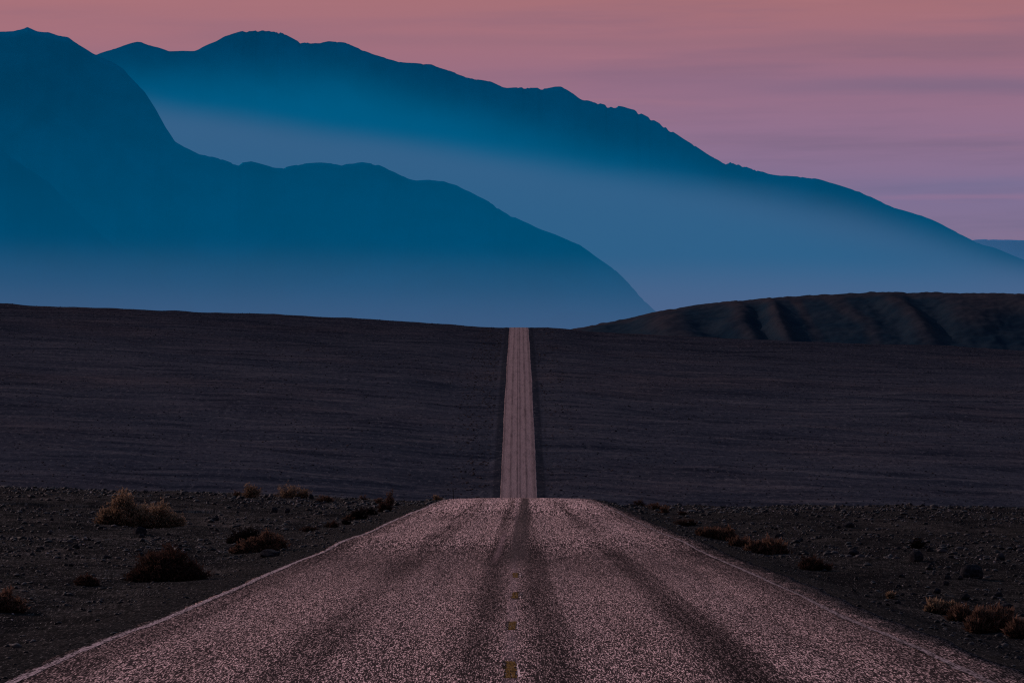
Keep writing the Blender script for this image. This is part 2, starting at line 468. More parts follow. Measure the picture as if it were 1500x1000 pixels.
def scatter_stones(n, ylo, yhi, smin, smax, power, seed, pale):
    r = np.random.default_rng(seed)
    Y = ylo + (yhi - ylo) * r.random(n)
    half_w = 0.118 * Y + 4
    X = (r.random(n) * 2 - 1) * half_w
    keep = (X < XL - 0.05) | (X > XR + 0.08)
    # patchy: gravel lies in drifts
    keep &= (fbm(X / 2.2, Y / 6.0, 3, 91) + r.random(n) * 1.3) > 0.35
    X = X[keep]; Y = Y[keep]; n = len(X)
    s = smin + (smax - smin) * r.random(n) ** power
    s *= 0.6 + 0.4 * sm(0, 2, np.where(X < 0, XL - X, X - XR)) + 0.5 * sm(120, 260, Y) * r.random(n)
    Z = terrain(X, Y)
    V = ICO_V[None] * (1 + 0.28 * r.standard_normal((n, 12, 1)))
    V = V * (s[:, None, None] * np.stack([0.8 + 0.7 * r.random(n), 0.8 + 0.7 * r.random(n), 0.45 + 0.4 * r.random(n)], -1)[:, None, :])
    V = V + np.stack([X, Y, Z + s * 0.18], -1)[:, None, :]
    F = ICO_F[None] + (np.arange(n) * 12)[:, None, None]
    T = r.random(n) ** 2.2 * 0.88
    T[(np.where(X < 0, XL - X, X - XR) > 2.0) & (r.random(n) < pale * 3.2) & (s < smin + 0.22 * (smax - smin))] = 1.0
    return V.reshape(-1, 3), F.reshape(-1, 3), np.repeat(T, 12)


parts = [scatter_stones(34000, 34, 130, 0.007, 0.050, 4.5, 1, 0.03),
         scatter_stones(40000, 100, 292, 0.010, 0.085, 4.5, 2, 0.045),
         scatter_stones(9000, 215, 292, 0.02, 0.12, 3.0, 3, 0.06)]
off = 0; VV = []; FF = []; TT = []
for v, f, t in parts:
    VV.append(v); FF.append(f + off); TT.append(t); off += len(v)
gravel = mesh_obj("gravel", np.concatenate(VV), np.concatenate(FF), m_gravel, False, kind="stuff")
tint(gravel, np.concatenate(TT))


def rock(px, py, w_px, h_px, label, seed, group=None, mat=None):
    x, y, z = ground_at(px, py)
    s = y / FPX
    r = np.random.default_rng(seed)
    hw = w_px * s / 2; hh = h_px * s
    V = S2V.copy()
    d = np.zeros(len(V))
    for _ in range(9):                                  # chip flat facets off a ball
        nrm = r.standard_normal(3); nrm /= np.linalg.norm(nrm)
        k = 0.62 + 0.3 * r.random()
        dd = V @ nrm
        V = V - np.maximum(dd - k, 0)[:, None] * nrm * 0.92
    V = V * (1 + 0.05 * r.standard_normal((len(V), 1)))
    V = V * np.array([hw, hw * (0.7 + 0.4 * r.random()), hh * 0.72]) + np.array([0, 0, hh * 0.30])
    o = mesh_obj("rock", V, S2F, mat or m_rock, False)
    o.location = (x, y, z)
    tag(o, label, "rock", group)
    return o


rock(1342, 823, 22, 17, "large rounded black boulder on the gravel flat right of the road", 1)
rock(1424, 846, 36, 21, "widest dark mound-shaped boulder on the right gravel flat", 2)
rock(1388, 848, 10, 7, "small black stone just beside the wide mound-shaped boulder", 3)
rock(1406, 849, 9, 7, "small stone touching the left foot of the mound-shaped boulder", 31)
rock(1241, 772, 20, 8, "flat dark rock lying alone high on the right gravel flat", 4)
rock(1250, 815, 18, 10, "low black rock between the brown shrub and the rounded boulder", 5)
rock(1372, 868, 12, 8, "black stone above the orange grass clump at the right", 6)
rock(1413, 879, 16, 9, "black rock directly behind the orange grass clump at the right", 7)
rock(1462, 875, 14, 8, "black rock standing apart near the right end of the grass clump", 8)
rock(1474, 890, 20, 7, "long flat rock beside the reddish grass at the right edge", 9)
rock(1141, 788, 13, 7, "larger of two neighbouring dark stones beyond the rusty grass strip", 10)
rock(1172, 793, 10, 6, "smaller of two neighbouring dark stones beyond the rusty grass strip", 11)
rock(1364, 830, 10, 6, "small dark stone just below the large rounded boulder", 12)
rock(1362, 808, 11, 7, "small dark stone just above the large rounded boulder", 13)
rock(1466, 820, 14, 9, "dark stone at the far right of the gravel flat", 14)
rock(205, 782, 21, 11, "pair-topped black rock in front of the big golden shrub", 15)
rock(207, 787, 10, 6, "small stone leaning on the black rock before the golden shrub", 16)
rock(112, 803, 13, 7, "small black stone on the left gravel flat beyond the tiny shrub", 17)
rock(396, 815, 32, 11, "low black mound-like rock between the rusty shrub and road edge", 18)
rock(401, 750, 12, 8, "left one of two black stones on the left flat near the crest", 19)
rock(421, 751, 9, 7, "right one of two black stones on the left flat near the crest", 20)
rock(455, 731, 9, 8, "black stone on the crest beside a reddish shrub", 21)
rock(315, 762, 12, 6, "flat black stone right of the big golden shrub", 22)
rr = random.Random(5)
for k in range(46):
    px = rr.choice([rr.uniform(1130, 1490), rr.uniform(1130, 1490), rr.uniform(10, 330)])
    lo = 752 if px > 700 else 745
    py = rr.uniform(lo, 890 if px > 1300 else (815 if px > 700 else 830))
    w = rr.uniform(5, 10) * (0.6 + (py - 740) / 200)
    rock(px, py, w, w * rr.uniform(0.4, 0.6), "small dark volcanic stone among the roadside gravel", 100 + k, "small stones scattered on the gravel flats")

# ---------------------------------------------------------------- shrubs
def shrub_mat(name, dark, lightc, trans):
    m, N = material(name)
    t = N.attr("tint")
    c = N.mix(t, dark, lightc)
    b = N.n("ShaderNodeBsdfDiffuse"); N.set(b, 0, c)
    tr = N.n("ShaderNodeBsdfTranslucent"); N.set(tr, 0, c)
    mx = N.n("ShaderNodeMixShader"); mx.inputs[0].default_value = trans
    N.t.links.new(b.outputs[0], mx.inputs[1]); N.t.links.new(tr.outputs[0], mx.inputs[2])
    o = N.n("ShaderNodeOutputMaterial"); N.t.links.new(mx.outputs[0], o.inputs[0])
    return m


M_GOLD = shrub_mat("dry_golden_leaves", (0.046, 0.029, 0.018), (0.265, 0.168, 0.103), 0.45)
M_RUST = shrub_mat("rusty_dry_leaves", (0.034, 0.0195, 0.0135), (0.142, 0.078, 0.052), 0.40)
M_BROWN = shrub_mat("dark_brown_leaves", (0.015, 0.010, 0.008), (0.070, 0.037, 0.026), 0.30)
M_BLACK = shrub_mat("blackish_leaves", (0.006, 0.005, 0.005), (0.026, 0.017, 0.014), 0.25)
m_twig, N = material("dry_twigs")
P, _x, _y, _z = N.pos()
surface(N, N.mix(N.noise(P, 40, 3), (0.020, 0.013, 0.010), (0.060, 0.038, 0.026)), 0.9, 0.1)


def blades(r, centres, dirs, ln, wd):
    n = len(centres)
    side = np.cross(dirs, r.standard_normal((n, 3)))
    side /= np.linalg.norm(side, axis=1)[:, None] + 1e-9
    a = centres - side * wd[:, None]
    b = centres + side * wd[:, None]
    c = centres + dirs * ln[:, None]
    V = np.stack([a, b, c], 1).reshape(-1, 3)
    F = np.arange(n * 3).reshape(-1, 3)
    return V, F


def shrub(px, py, lobes, mat, label, seed, kind="shrub", group=None, dens=1.0, grassy=0.0):
    """lobes: (dx_px, w_px, h_px, dy_m) humps side by side, sizes as seen from the road"""
    x, y, z = ground_at(px, py)
    s = y / FPX
    r = np.random.default_rng(seed)
    root = link(bpy.data.objects.new("desert_" + kind if kind == "shrub" else kind, None))
    root.location = (x, y, z)
    tag(root, label, "shrub" if kind == "shrub" else "grass", group)
    Vs = []; Fs = []; Ts = []; off = 0
    TV = []; TF = []; toff = 0
    for (dx, w, h, dy) in lobes:
        cx = dx * s; rx_ = 1.14 * w * s / 2; rz_ = 1.04 * h * s
        gx_, gy_ = x + cx, y + dy
        cz = float(terrain(gx_, gy_)) - z
        n = int(dens * 2.4 * min(5200, max(160, 1500 * (w * h / 1200.0) ** 0.6)))
        # leaf tufts sit on the tips of sprays that fan out of the root
        nt = max(18, n // 34)
        th = r.random(nt) * 2 * math.pi
        el = np.arccos(1 - r.random(nt) * 0.98)
        rad = (0.62 + 0.38 * r.random(nt)) * (1 + 0.20 * r.standard_normal(nt)).clip(0.7, 1.30)
        tip = np.stack([np.sin(el) * np.cos(th) * rx_, np.sin(el) * np.sin(th) * rx_ * 0.8, np.cos(el) * rz_], -1) * rad[:, None]
        tip[:, 2] = np.abs(tip[:, 2]) + 0.04 * rz_
        k = r.integers(0, nt, n)
        sp = 0.055 * (rx_ + rz_)
        cen = tip[k] * (0.30 + 0.70 * r.random(n) ** 0.55)[:, None] + r.standard_normal((n, 3)) * np.array([sp, sp, sp * 0.75]) * 0.75
        cen[:, 2] = np.maximum(cen[:, 2], 0.01)
        out = cen / (np.linalg.norm(cen, axis=1)[:, None] + 1e-6)
        dirs = out * 0.5 + r.standard_normal((n, 3)) * (0.75 - 0.5 * grassy) + np.array([0, 0, 0.35 + 1.1 * grassy])
        dirs /= np.linalg.norm(dirs, axis=1)[:, None]
        L = (0.035 + 0.05 * r.random(n)) * (0.6 + 0.7 * rz_) * (1 + 1.2 * grassy)
        W = L * (0.24 - 0.08 * grassy) * (0.7 + 0.6 * r.random(n))
        V, F = blades(r, cen, dirs, L, W)
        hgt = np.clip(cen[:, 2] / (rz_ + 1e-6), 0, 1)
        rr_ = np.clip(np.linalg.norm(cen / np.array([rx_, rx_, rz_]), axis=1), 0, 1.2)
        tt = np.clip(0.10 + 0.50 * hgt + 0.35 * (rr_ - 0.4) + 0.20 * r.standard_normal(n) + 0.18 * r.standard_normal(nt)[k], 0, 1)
        V = V + np.array([cx, dy, cz])
        Vs.append(V); Fs.append(F + off); Ts.append(np.repeat(tt, 3)); off += len(V)
        # twigs: thin three-sided stems from the root to some tips
        for q in range(min(nt, 46)):
            p1 = tip[q] * 1.02; p0 = np.array([r.normal() * 0.06 * rx_, r.normal() * 0.06 * rx_, -0.03])
            pm = p0 * 0.45 + p1 * 0.55 + np.array([0, 0, 0.10 * rz_])
            rd = 0.006 + 0.008 * rz_
            pts = [(p0, rd), (pm, rd * 0.7), (p1, rd * 0.25)]
            ring = []
            for pp, w_ in pts:
                for a3 in (0, 2.09, 4.19):
                    ring.append(pp + w_ * np.array([math.cos(a3), math.sin(a3), 0.0]) + np.array([cx, dy, cz]))
            TV += ring
            for seg in (0, 3):
                for j in range(3):
                    j2 = (j + 1) % 3
                    a, b, c2, d2 = toff + seg + j, toff + seg + j2, toff + seg + 3 + j2, toff + seg + 3 + j
                    TF += [(a, b, c2), (a, c2, d2)]
            toff += 9
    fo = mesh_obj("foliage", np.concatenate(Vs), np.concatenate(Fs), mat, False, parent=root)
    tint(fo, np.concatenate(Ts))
    mesh_obj("twigs", np.array(TV), np.array(TF), m_twig, False, parent=root)
    return root


# left of the road
shrub(200, 770, [(-17, 42, 47, 0.0), (34, 46, 35, 0.25), (9, 44, 31, -0.2), (-44, 32, 22, 0.1), (54, 34, 20, 0.0), (-30, 30, 26, 0.2)], M_GOLD,
      "big golden two-humped desert shrub, the largest bush of all", 1, dens=1.5)
shrub(245, 851, [(-4, 86, 44, 0.0), (26, 60, 26, 0.0), (-34, 46, 20, -0.1)], M_BROWN,
      "dark brown dome-shaped shrub close to the left road edge", 2, dens=1.7)
shrub(125, 858, [(0, 28, 15, 0.0), (8, 18, 10, 0.05)], M_BROWN, "tiny dark brown tuft in a pale sandy patch left of the dome-shaped shrub", 3)
shrub(362, 796, [(-4, 40, 22, 0.0), (10, 34, 18, 0.1), (-22, 18, 10, 0.1)], M_BLACK, "blackish spreading shrub directly behind a rusty one", 4)
shrub(383, 808, [(-18, 36, 20, 0.0), (8, 36, 27, 0.0), (24, 26, 19, 0.3), (-34, 22, 14, 0.0)], M_RUST, "rusty brown shrub in front of a blackish spreading shrub", 5, dens=1.4)
shrub(4, 896, [(0, 46, 30, 0.0), (16, 30, 18, 0.1)], M_RUST, "reddish brown shrub cut by the left picture edge", 6)
shrub(368, 729, [(0, 27, 22, 0.0)], M_GOLD, "upright light brown shrub on the left crest line", 7)
shrub(430, 729, [(-4, 40, 20, 0.0), (14, 24, 16, 0.2)], M_GOLD, "wide feathery light brown shrub on the left crest line", 8, dens=0.8)
shrub(346, 727, [(0, 14, 8, 0.0)], M_RUST, "low reddish shrub left of the upright crest shrub", 9)
shrub(473, 736, [(0, 22, 12, 0.0), (8, 16, 9, 0.0)], M_RUST, "low reddish shrub on the crest beside a black stone", 10)
shrub(526, 760, [(0, 28, 16, 0.0), (-10, 16, 9, 0.0)], M_BLACK, "blackish rounded shrub, biggest in the row along the left verge", 11)
shrub(506, 768, [(0, 14, 8, 0.0)], M_BLACK, "small dark shrub, nearest end of the row along the left verge", 12)
shrub(486, 772, [(0, 22, 8, 0.0)], M_BROWN, "flat dark brown shrub at the near end of the verge row", 13)
shrub(511, 762, [(0, 15, 9, 0.0)], M_RUST, "small rusty shrub in the middle of the verge row", 14)
shrub(543, 754, [(0, 16, 11, 0.0)], M_BLACK, "dark tuft just right of the biggest verge-row shrub", 15)
shrub(561, 750, [(0, 18, 16, 0.0), (8, 10, 14, 0.1)], M_BROWN, "tall dark brown shrub at the far end of the verge row", 16)
shrub(571, 741, [(0, 12, 22, 0.0)], M_RUST, "thin upright rusty shrub by the crest behind the verge row", 17, dens=0.7)
shrub(555, 738, [(0, 14, 9, 0.0)], M_RUST, "small rusty shrub on the crest left of the thin upright one", 18)
shrub(532, 732, [(0, 12, 7, 0.0)], M_RUST, "small rusty tuft on the crest above the verge row", 19)
shrub(640, 733, [(0, 15, 9, 0.0)], M_GOLD, "small yellowish tuft at the crest nearest the road's left edge", 20)
shrub(452, 778, [(0, 24, 7, 0.0)], M_BROWN, "flat brown clump on the left flat between road and verge stones", 21)
# right of the road
shrub(1050, 789, [(-10, 30, 16, 0.0), (14, 32, 17, 0.1), (-24, 14, 9, 0.0)], M_RUST, "rusty grass clump at the start of the right verge strip", 30, "grass_clump", dens=1.3, grassy=0.6)
shrub(1082, 800, [(0, 30, 11, 0.0)], M_RUST, "thin rusty grass between two thicker clumps on the right verge", 31, "grass_clump", grassy=0.7)
shrub(1124, 812, [(-16, 32, 17, 0.0), (8, 40, 20, 0.1)], M_RUST, "thick rusty grass clump at the near end of the right verge strip", 32, "grass_clump", dens=1.3, grassy=0.7)
shrub(1190, 835, [(0, 42, 19, 0.0), (18, 22, 10, 0.0)], M_BROWN, "dark brown shrub alone on the right verge below the grass strip", 33)
shrub(1000, 770, [(0, 28, 9, 0.0), (14, 16, 8, 0.0)], M_BROWN, "dull brown tuft just beyond the rusty strip on the right", 34, dens=0.8)
shrub(958, 746, [(0, 22, 10, 0.0)], M_RUST, "reddish shrub at the right crest, left of two", 35)
shrub(974, 751, [(0, 18, 10, 0.0)], M_RUST, "reddish shrub at the right crest, right of two", 36)
shrub(936, 741, [(0, 24, 9, 0.0)], M_BROWN, "dark tuft on the crest nearest the road's right edge", 37)
shrub(1002, 754, [(0, 16, 6, 0.0)], M_BROWN, "flat dark tuft on the right crest beyond the reddish pair", 38)
shrub(1345, 803, [(0, 23, 13, 0.0)], M_BLACK, "greyish black rounded shrub behind the large rounded boulder", 39)
shrub(1304, 876, [(0, 15, 10, 0.0)], M_GOLD, "small yellowish tuft alone on the right shoulder", 40, dens=0.7)
shrub(1376, 899, [(-8, 26, 16, 0.0), (14, 28, 18, 0.05)], M_GOLD, "orange grass clump at the far end of the right foreground strip", 41, "grass_clump", grassy=0.5)
shrub(1408, 910, [(0, 36, 19, 0.0)], M_RUST, "rusty grass clump in the middle of the right foreground strip", 42, "grass_clump", grassy=0.5)
shrub(1452, 925, [(-12, 40, 28, 0.0), (14, 36, 30, 0.1)], M_RUST, "tallest rusty grass clump of the right foreground strip", 43, "grass_clump", dens=1.2, grassy=0.5)
shrub(1492, 935, [(0, 34, 24, 0.0)], M_RUST, "rusty grass clump cut by the right picture edge", 44, "grass_clump", grassy=0.5)

# roadside post just over the first crest
m_post, N = material("dark_weathered_post")
P, _x, _y, _z = N.pos()
surface(N, N.mix(N.noise(P, 20, 3), (0.010, 0.010, 0.011), (0.030, 0.028, 0.028)), 0.8, 0.3)
py_ = 276.0; px_ = CAMX + (664.5 - VPX) / FPX * py_
pz_ = float(terrain(px_, py_))
def box_mesh(bx):
    V = []; F = []
    for (x0, x1, y0, y1, z0, z1) in bx:
        b = len(V)
        V += [(x, y, z) for z in (z0, z1) for (x, y) in ((x0, y0), (x1, y0), (x1, y1), (x0, y1))]
        F += [(b, b + 3, b + 2, b + 1), (b + 4, b + 5, b + 6, b + 7)] + [(b + i, b + (i + 1) % 4, b + 4 + (i + 1) % 4, b + 4 + i) for i in range(4)]
    return V, F
post = link(bpy.data.objects.new("marker_post", None)); post.location = (px_, py_, pz_)
tag(post, "short dark roadside post leaning on the crest left of the road", "post")
v, f = box_mesh([(-0.03, 0.03, -0.02, 0.02, -0.3, 0.66)])
v = [(x * (1 - 0.25 * max(z, 0)) - 0.06 * z, y, z) for x, y, z in v]
mesh_obj("stake", v, f, m_post, parent=post)
v, f = box_mesh([(-0.032, 0.026, -0.027, -0.022, 0.46, 0.58)])
v = [(x - 0.06 * z, y, z) for x, y, z in v]
mesh_obj("reflector", v, f, m_post, parent=post)

# ---------------------------------------------------------------- low scrub dotted over the far slope
m_scrub = shrub_mat("far_slope_scrub", (0.026, 0.026, 0.033), (0.115, 0.080, 0.070), 0.5)


def far_scrub():
    r = np.random.default_rng(77)
    n = 42000
    Y = 980 + 1240 * r.random(n) ** 0.9
    X = (r.random(n) * 2 - 1) * (0.112 * Y + 12)
    u = np.where(X < 0, XL - X, X - XR)
    keep = u > 2.2
    keep &= (fbm(X / 24.0, Y / 30.0, 4, 95) + r.random(n) * 1.5) > 0.55
    X, Y, u = X[keep], Y[keep], u[keep]
    # a brown fringe along both verges
    m = 2600
    Yf = 980 + 1150 * r.random(m); side = np.where(r.random(m) < 0.7, -1, 1)
    uf = 2.2 + 8 * r.random(m) ** 1.3
    Xf = np.where(side < 0, XL - uf * 1.2, XR + uf)
    fr = np.concatenate([np.zeros(len(X)), np.ones(m)])
    X = np.concatenate([X, Xf]); Y = np.concatenate([Y, Yf]); n = len(X)
    s = (0.05 + 0.15 * r.random(n) ** 3.0) * (1 + 0.30 * fr)
    Z = terrain(X, Y)
    V = ICO_V[None] * (1 + 0.35 * r.standard_normal((n, 12, 1)))
    V = V * (s[:, None, None] * np.stack([0.9 + 0.8 * r.random(n), 0.9 + 0.8 * r.random(n), 0.5 + 0.5 * r.random(n)], -1)[:, None, :])
    V = V + np.stack([X, Y, Z + s * 0.25], -1)[:, None, :]
    F = (ICO_F[None] + (np.arange(n) * 12)[:, None, None]).reshape(-1, 3)
    T = np.clip(r.random(n) ** 2.6 * 0.8 + 0.75 * fr * r.random(n), 0, 1)
    o = mesh_obj("scrub", V.reshape(-1, 3), F, m_scrub, False, kind="stuff")
    tint(o, np.repeat(T, 12))


far_scrub()

# ---------------------------------------------------------------- gullied hill on the right
m_hill, N = material("brown_hill_earth")
P, hx, hy, hz = N.pos()
h1 = N.noise(P, 0.05, 5, 0.65); h2 = N.noise(P, 0.6, 4, 0.7)
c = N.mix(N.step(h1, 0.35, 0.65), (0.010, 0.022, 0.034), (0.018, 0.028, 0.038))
c = N.mix(N.attr("tint"), c, N.mix(N.step(h1, 0.3, 0.7), (0.022, 0.024, 0.031), (0.037, 0.0315, 0.0355)))  # tint blends painted gully shade into sunlit brown
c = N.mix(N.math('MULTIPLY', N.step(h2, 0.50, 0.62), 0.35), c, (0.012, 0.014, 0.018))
surface(N, c, 1.0, 0.0)
HPX = np.array([700, 780, 840, 880, 905, 950, 1000, 1050, 1100, 1150, 1200, 1260, 1300, 1350, 1400, 1500, 1600, 1720, 1850, 2000.])
HPY = np.array([520, 497, 482, 474, 469, 459.5, 450, 443.5, 438.5, 435, 432, 429, 428, 428.7, 429.5, 430.5, 435, 444, 462, 500.])
HD = 2760.0
hX = np.linspace((700 - VPX) / FPX * HD, (2000 - VPX) / FPX * HD, 520)
hT = np.concatenate([np.linspace(-0.6, 0, 14, endpoint=False), np.linspace(0, 1, 130)])
ridge = (500 - pchip(HPX, HPY)(hX / HD * FPX + VPX)) / FPX * HD
U, T = np.meshgrid(hX, hT)
RH = np.broadcast_to(ridge, U.shape)
baseZ = -14.0
drop = np.where(T < 0, (T / 0.6) ** 2, np.clip(T, 0, 1) ** 1.45)
Zh = baseZ + (RH - baseZ) * (1 - drop)
Yh = HD - T * 190.0
# spurs and gullies running down and to the right
ph = (U - 26.0 * T - 8 * fbm(U / 60, T * 2, 2, 7)) / 34.0 + 0.8 * vnoise(U / 55.0, 0 * U, 8)
saw = ph - np.floor(ph)
spur = np.where(saw < 0.5, saw / 0.5, (1 - saw) / 0.5)
amp = np.clip(T * 2.4, 0, 1) * np.clip((1.05 - T) * 2.2, 0, 1) * (0.55 + 0.70 * vnoise(np.floor(ph), 0 * ph, 15))
amp0 = np.clip(T * 2.4, 0, 1) * np.clip((1.05 - T) * 2.2, 0, 1) * np.clip((RH + 2) / 18.0, 0, 1)
amp = amp * np.clip((RH + 2) / 18.0, 0, 1)
Zh = Zh + (amp * 5.2 * (0.5 - 0.5 * np.cos(np.pi * spur)) - 2.6 * amp0) * (T > 0)
Zh = Zh + 0.45 * fbm(U / 5.0, Yh / 7.0, 3, 81) + 0.8 * np.clip(T * 3, 0, 1) * fbm((U - 26 * T) / 13.0, T * 2.5, 3, 83) * np.clip(np.abs(T) * 8 + 0.45, 0, 1)
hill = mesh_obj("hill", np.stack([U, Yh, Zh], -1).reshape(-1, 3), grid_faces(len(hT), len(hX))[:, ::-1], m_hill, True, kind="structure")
# sunlit brown on spurs and crest, shadow blue in gullies, painted as colour
lit_ridge = np.clip(1.15 * sm(0.35, 0.95, spur) * (1 - 0.6 * T.clip(0, 1)) + 0.9 * (1 - sm(0.05, 0.22, T)) - 0.25 * (1 - amp), 0, 1).reshape(-1)
tint(hill, lit_ridge)

# ---------------------------------------------------------------- mountains
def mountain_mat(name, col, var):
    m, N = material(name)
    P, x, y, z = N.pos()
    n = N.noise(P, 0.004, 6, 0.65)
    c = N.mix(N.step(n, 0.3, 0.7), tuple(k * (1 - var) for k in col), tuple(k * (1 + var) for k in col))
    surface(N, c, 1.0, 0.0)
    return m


def mountain(name, pts, D0, mat, seed, rough_px=1.0, steep=0.50, relief=0.055, n=2600, base=-60.0):
    pts = np.array(pts, float)
    a = np.linspace(pts[0, 0], pts[-1, 0], n)
    py = np.interp(a, pts[:, 0], pts[:, 1])
    ker = np.hanning(9); ker /= ker.sum()
    py = np.convolve(np.pad(py, 4, mode='edge'), ker, 'valid')
    py = py + rough_px * (0.8 * fbm(a / 34.0, 0 * a, 3, seed) + 1.5 * np.maximum(fbm(a / 9.0, 0 * a + 2, 3, seed + 5), 0) * (0.25 + sm(-.2, .6, vnoise(a / 60.0, 0 * a, seed + 9))))
    Hh = (500 - py) / FPX * D0
    Hh = np.maximum(Hh, base + 2)
    X = (a - VPX) / FPX * D0
    T = np.concatenate([np.linspace(-0.5, 0, 10, endpoint=False), np.linspace(0, 1, 80)])
    XX, TT = np.meshgrid(X, T)
    HH = np.broadcast_to(Hh, XX.shape) - base
    W = steep * HH + 60.0
    YY = D0 - TT * W
    prof = np.where(TT < 0, 1 - (TT / 0.5) ** 2 * 0.8, 1 - np.clip(TT, 0, 1) ** 0.9)
    g = fbm(XX / 420.0 + 0.6 * TT, TT * 1.6, 4, seed + 30)
    g = 1 - np.abs(g)
    ZZ = base + HH * prof + relief * HH * (g - 0.75) * np.clip(TT * 5, 0, 1) * np.clip((1 - TT) * 3, 0, 1)
    return mesh_obj(name, np.stack([XX, YY, ZZ], -1).reshape(-1, 3), grid_faces(len(T), n)[:, ::-1], mat, False, kind="structure")


M_FAR = mountain_mat("far_range_hazed_rock", (0.000, 0.285, 0.430), 0.10)  # the air's blue haze is put into these rock colours
M_NEAR = mountain_mat("near_range_hazed_rock", (0.000, 0.315, 0.475), 0.12)
M_SPUR = mountain_mat("spur_hazed_rock", (0.000, 0.275, 0.42), 0.12)
M_DIST = mountain_mat("distant_range_hazed_rock", (0.36, 0.60, 0.86), 0.03)  # paler still: thicker haze put into the colour

FARP = [(-260, 190), (-150, 150), (-40, 120), (60, 100), (100, 92), (150, 78), (175, 69.5), (200, 61.5), (207, 62), (225, 69), (247, 76.5), (285, 76), (300, 69), (330, 54.5), (355, 46.5), (380, 43.5), (410, 47.5), (440, 60), (455, 63), (470, 63), (482, 61), (505, 63.5), (530, 74), (548, 80), (590, 92), (600, 92.5), (632, 94.5), (650, 101), (700, 117), (720, 121), (736, 127.5), (742, 129.5), (760, 128), (790, 129), (800, 130), (812, 127), (822, 127), (835, 133), (850, 144), (862, 146), (890, 153), (910, 155.5), (930, 161), (975, 185), (1000, 203), (1040, 228), (1058, 237), (1070, 236), (1095, 246), (1125, 256), (1145, 258.5), (1175, 259.5), (1200, 264), (1220, 267), (1260, 281), (1290, 293), (1310, 304), (1350, 316), (1400, 338), (1440, 358), (1500, 382), (1600, 420), (1700, 455), (1800, 490)]
NEARP = [(-500, 170), (-300, 120), (-120, 70), (-40, 48), (0, 46.5), (20, 46), (35, 43), (40, 40.5), (48, 44), (55, 45.5), (70, 46), (85, 51.5), (100, 54), (115, 64), (135, 77), (150, 84), (165, 92), (180, 101), (195, 117), (212, 134), (228, 160), (243, 188), (256, 207), (275, 217), (292, 226.5), (310, 229), (325, 233.5), (347, 242), (355, 238), (368, 236), (385, 240), (400, 245), (415, 247), (430, 243), (450, 240), (470, 238), (485, 239.5), (500, 243), (515, 238.5), (525, 237), (553, 242), (575, 251), (600, 263), (610, 265), (630, 263.5), (650, 265.5), (672, 273), (700, 288), (735, 306), (750, 315), (785, 332), (820, 346), (850, 359), (880, 380), (900, 394), (915, 408), (935, 430), (957, 452), (985, 478), (1020, 505), (1060, 525)]
SPURP = [(-500, 60), (-300, 110), (-100, 175), (0, 218), (30, 240), (70, 266), (110, 306), (150, 345), (185, 371), (230, 408), (270, 440), (320, 478), (360, 505), (400, 525)]
DISTP = [(500, 480), (700, 455), (900, 444), (950, 441), (980, 443), (1010, 446), (1060, 452), (1150, 440), (1250, 420), (1330, 390), (1380, 362), (1420, 352), (1445, 350.5), (1475, 351), (1510, 352), (1560, 347), (1620, 352), (1700, 372), (1800, 420), (1900, 480)]
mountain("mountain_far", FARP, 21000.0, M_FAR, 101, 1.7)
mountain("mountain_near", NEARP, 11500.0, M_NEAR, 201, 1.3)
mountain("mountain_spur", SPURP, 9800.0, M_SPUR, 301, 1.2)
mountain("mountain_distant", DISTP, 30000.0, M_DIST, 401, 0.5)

# ---------------------------------------------------------------- haze banks in the valleys (volumes that glow in place of scattering sunlight)
def haze(name, x0, x1, y0, y1, z0, z1, layers, cap=None):
    """layers: (z_top at x=0, dz_top/dx, thickness of the soft upper edge, density per metre, colour, patchiness in metres)"""
    m, N = material(name + "_air")
    P, x, y, z = N.pos()
    nz = N.math('SUBTRACT', N.noise(N.comb(N.math('MULTIPLY', x, 0.0011), N.math('MULTIPLY', z, 0.005), N.math('MULTIPLY', y, 0.0004)), 1.0, 3, 0.5), 0.5)
    sh = None; tot = None
    for (zt, sl, soft, rho, colour, patchy) in layers:
        top = N.math('ADD', N.math('ADD', zt, N.math('MULTIPLY', x, sl)), N.math('MULTIPLY', nz, patchy * 2))
        if cap: top = N.math('MINIMUM', top, N.math('MINIMUM', N.math('ADD', cap[0], N.math('MULTIPLY', x, cap[1])), cap[2]))
        d = N.math('MULTIPLY', N.step(N.math('SUBTRACT', top, z), 0.0, soft), rho)
        tot = d if tot is None else N.math('ADD', tot, d)
        em = N.n("ShaderNodeEmission"); N.set(em, 0, (*colour, 1)); N.set(em, 1, d)
        if sh is None: sh = em.outputs[0]
        else:
            a = N.n("ShaderNodeAddShader"); N.t.links.new(sh, a.inputs[0]); N.t.links.new(em.outputs[0], a.inputs[1]); sh = a.outputs[0]
    ab = N.n("ShaderNodeVolumeAbsorption"); N.set(ab, 0, (0, 0, 0, 1)); N.set(ab, 1, tot)
    ad = N.n("ShaderNodeAddShader")
    N.t.links.new(ab.outputs[0], ad.inputs[0]); N.t.links.new(sh, ad.inputs[1])
    o = N.n("ShaderNodeOutputMaterial"); N.t.links.new(ad.outputs[0], o.inputs["Volume"])
    v, f = box_mesh([(x0, x1, y0, y1, z0, z1)])
    return mesh_obj(name, v, f, m, kind="stuff")


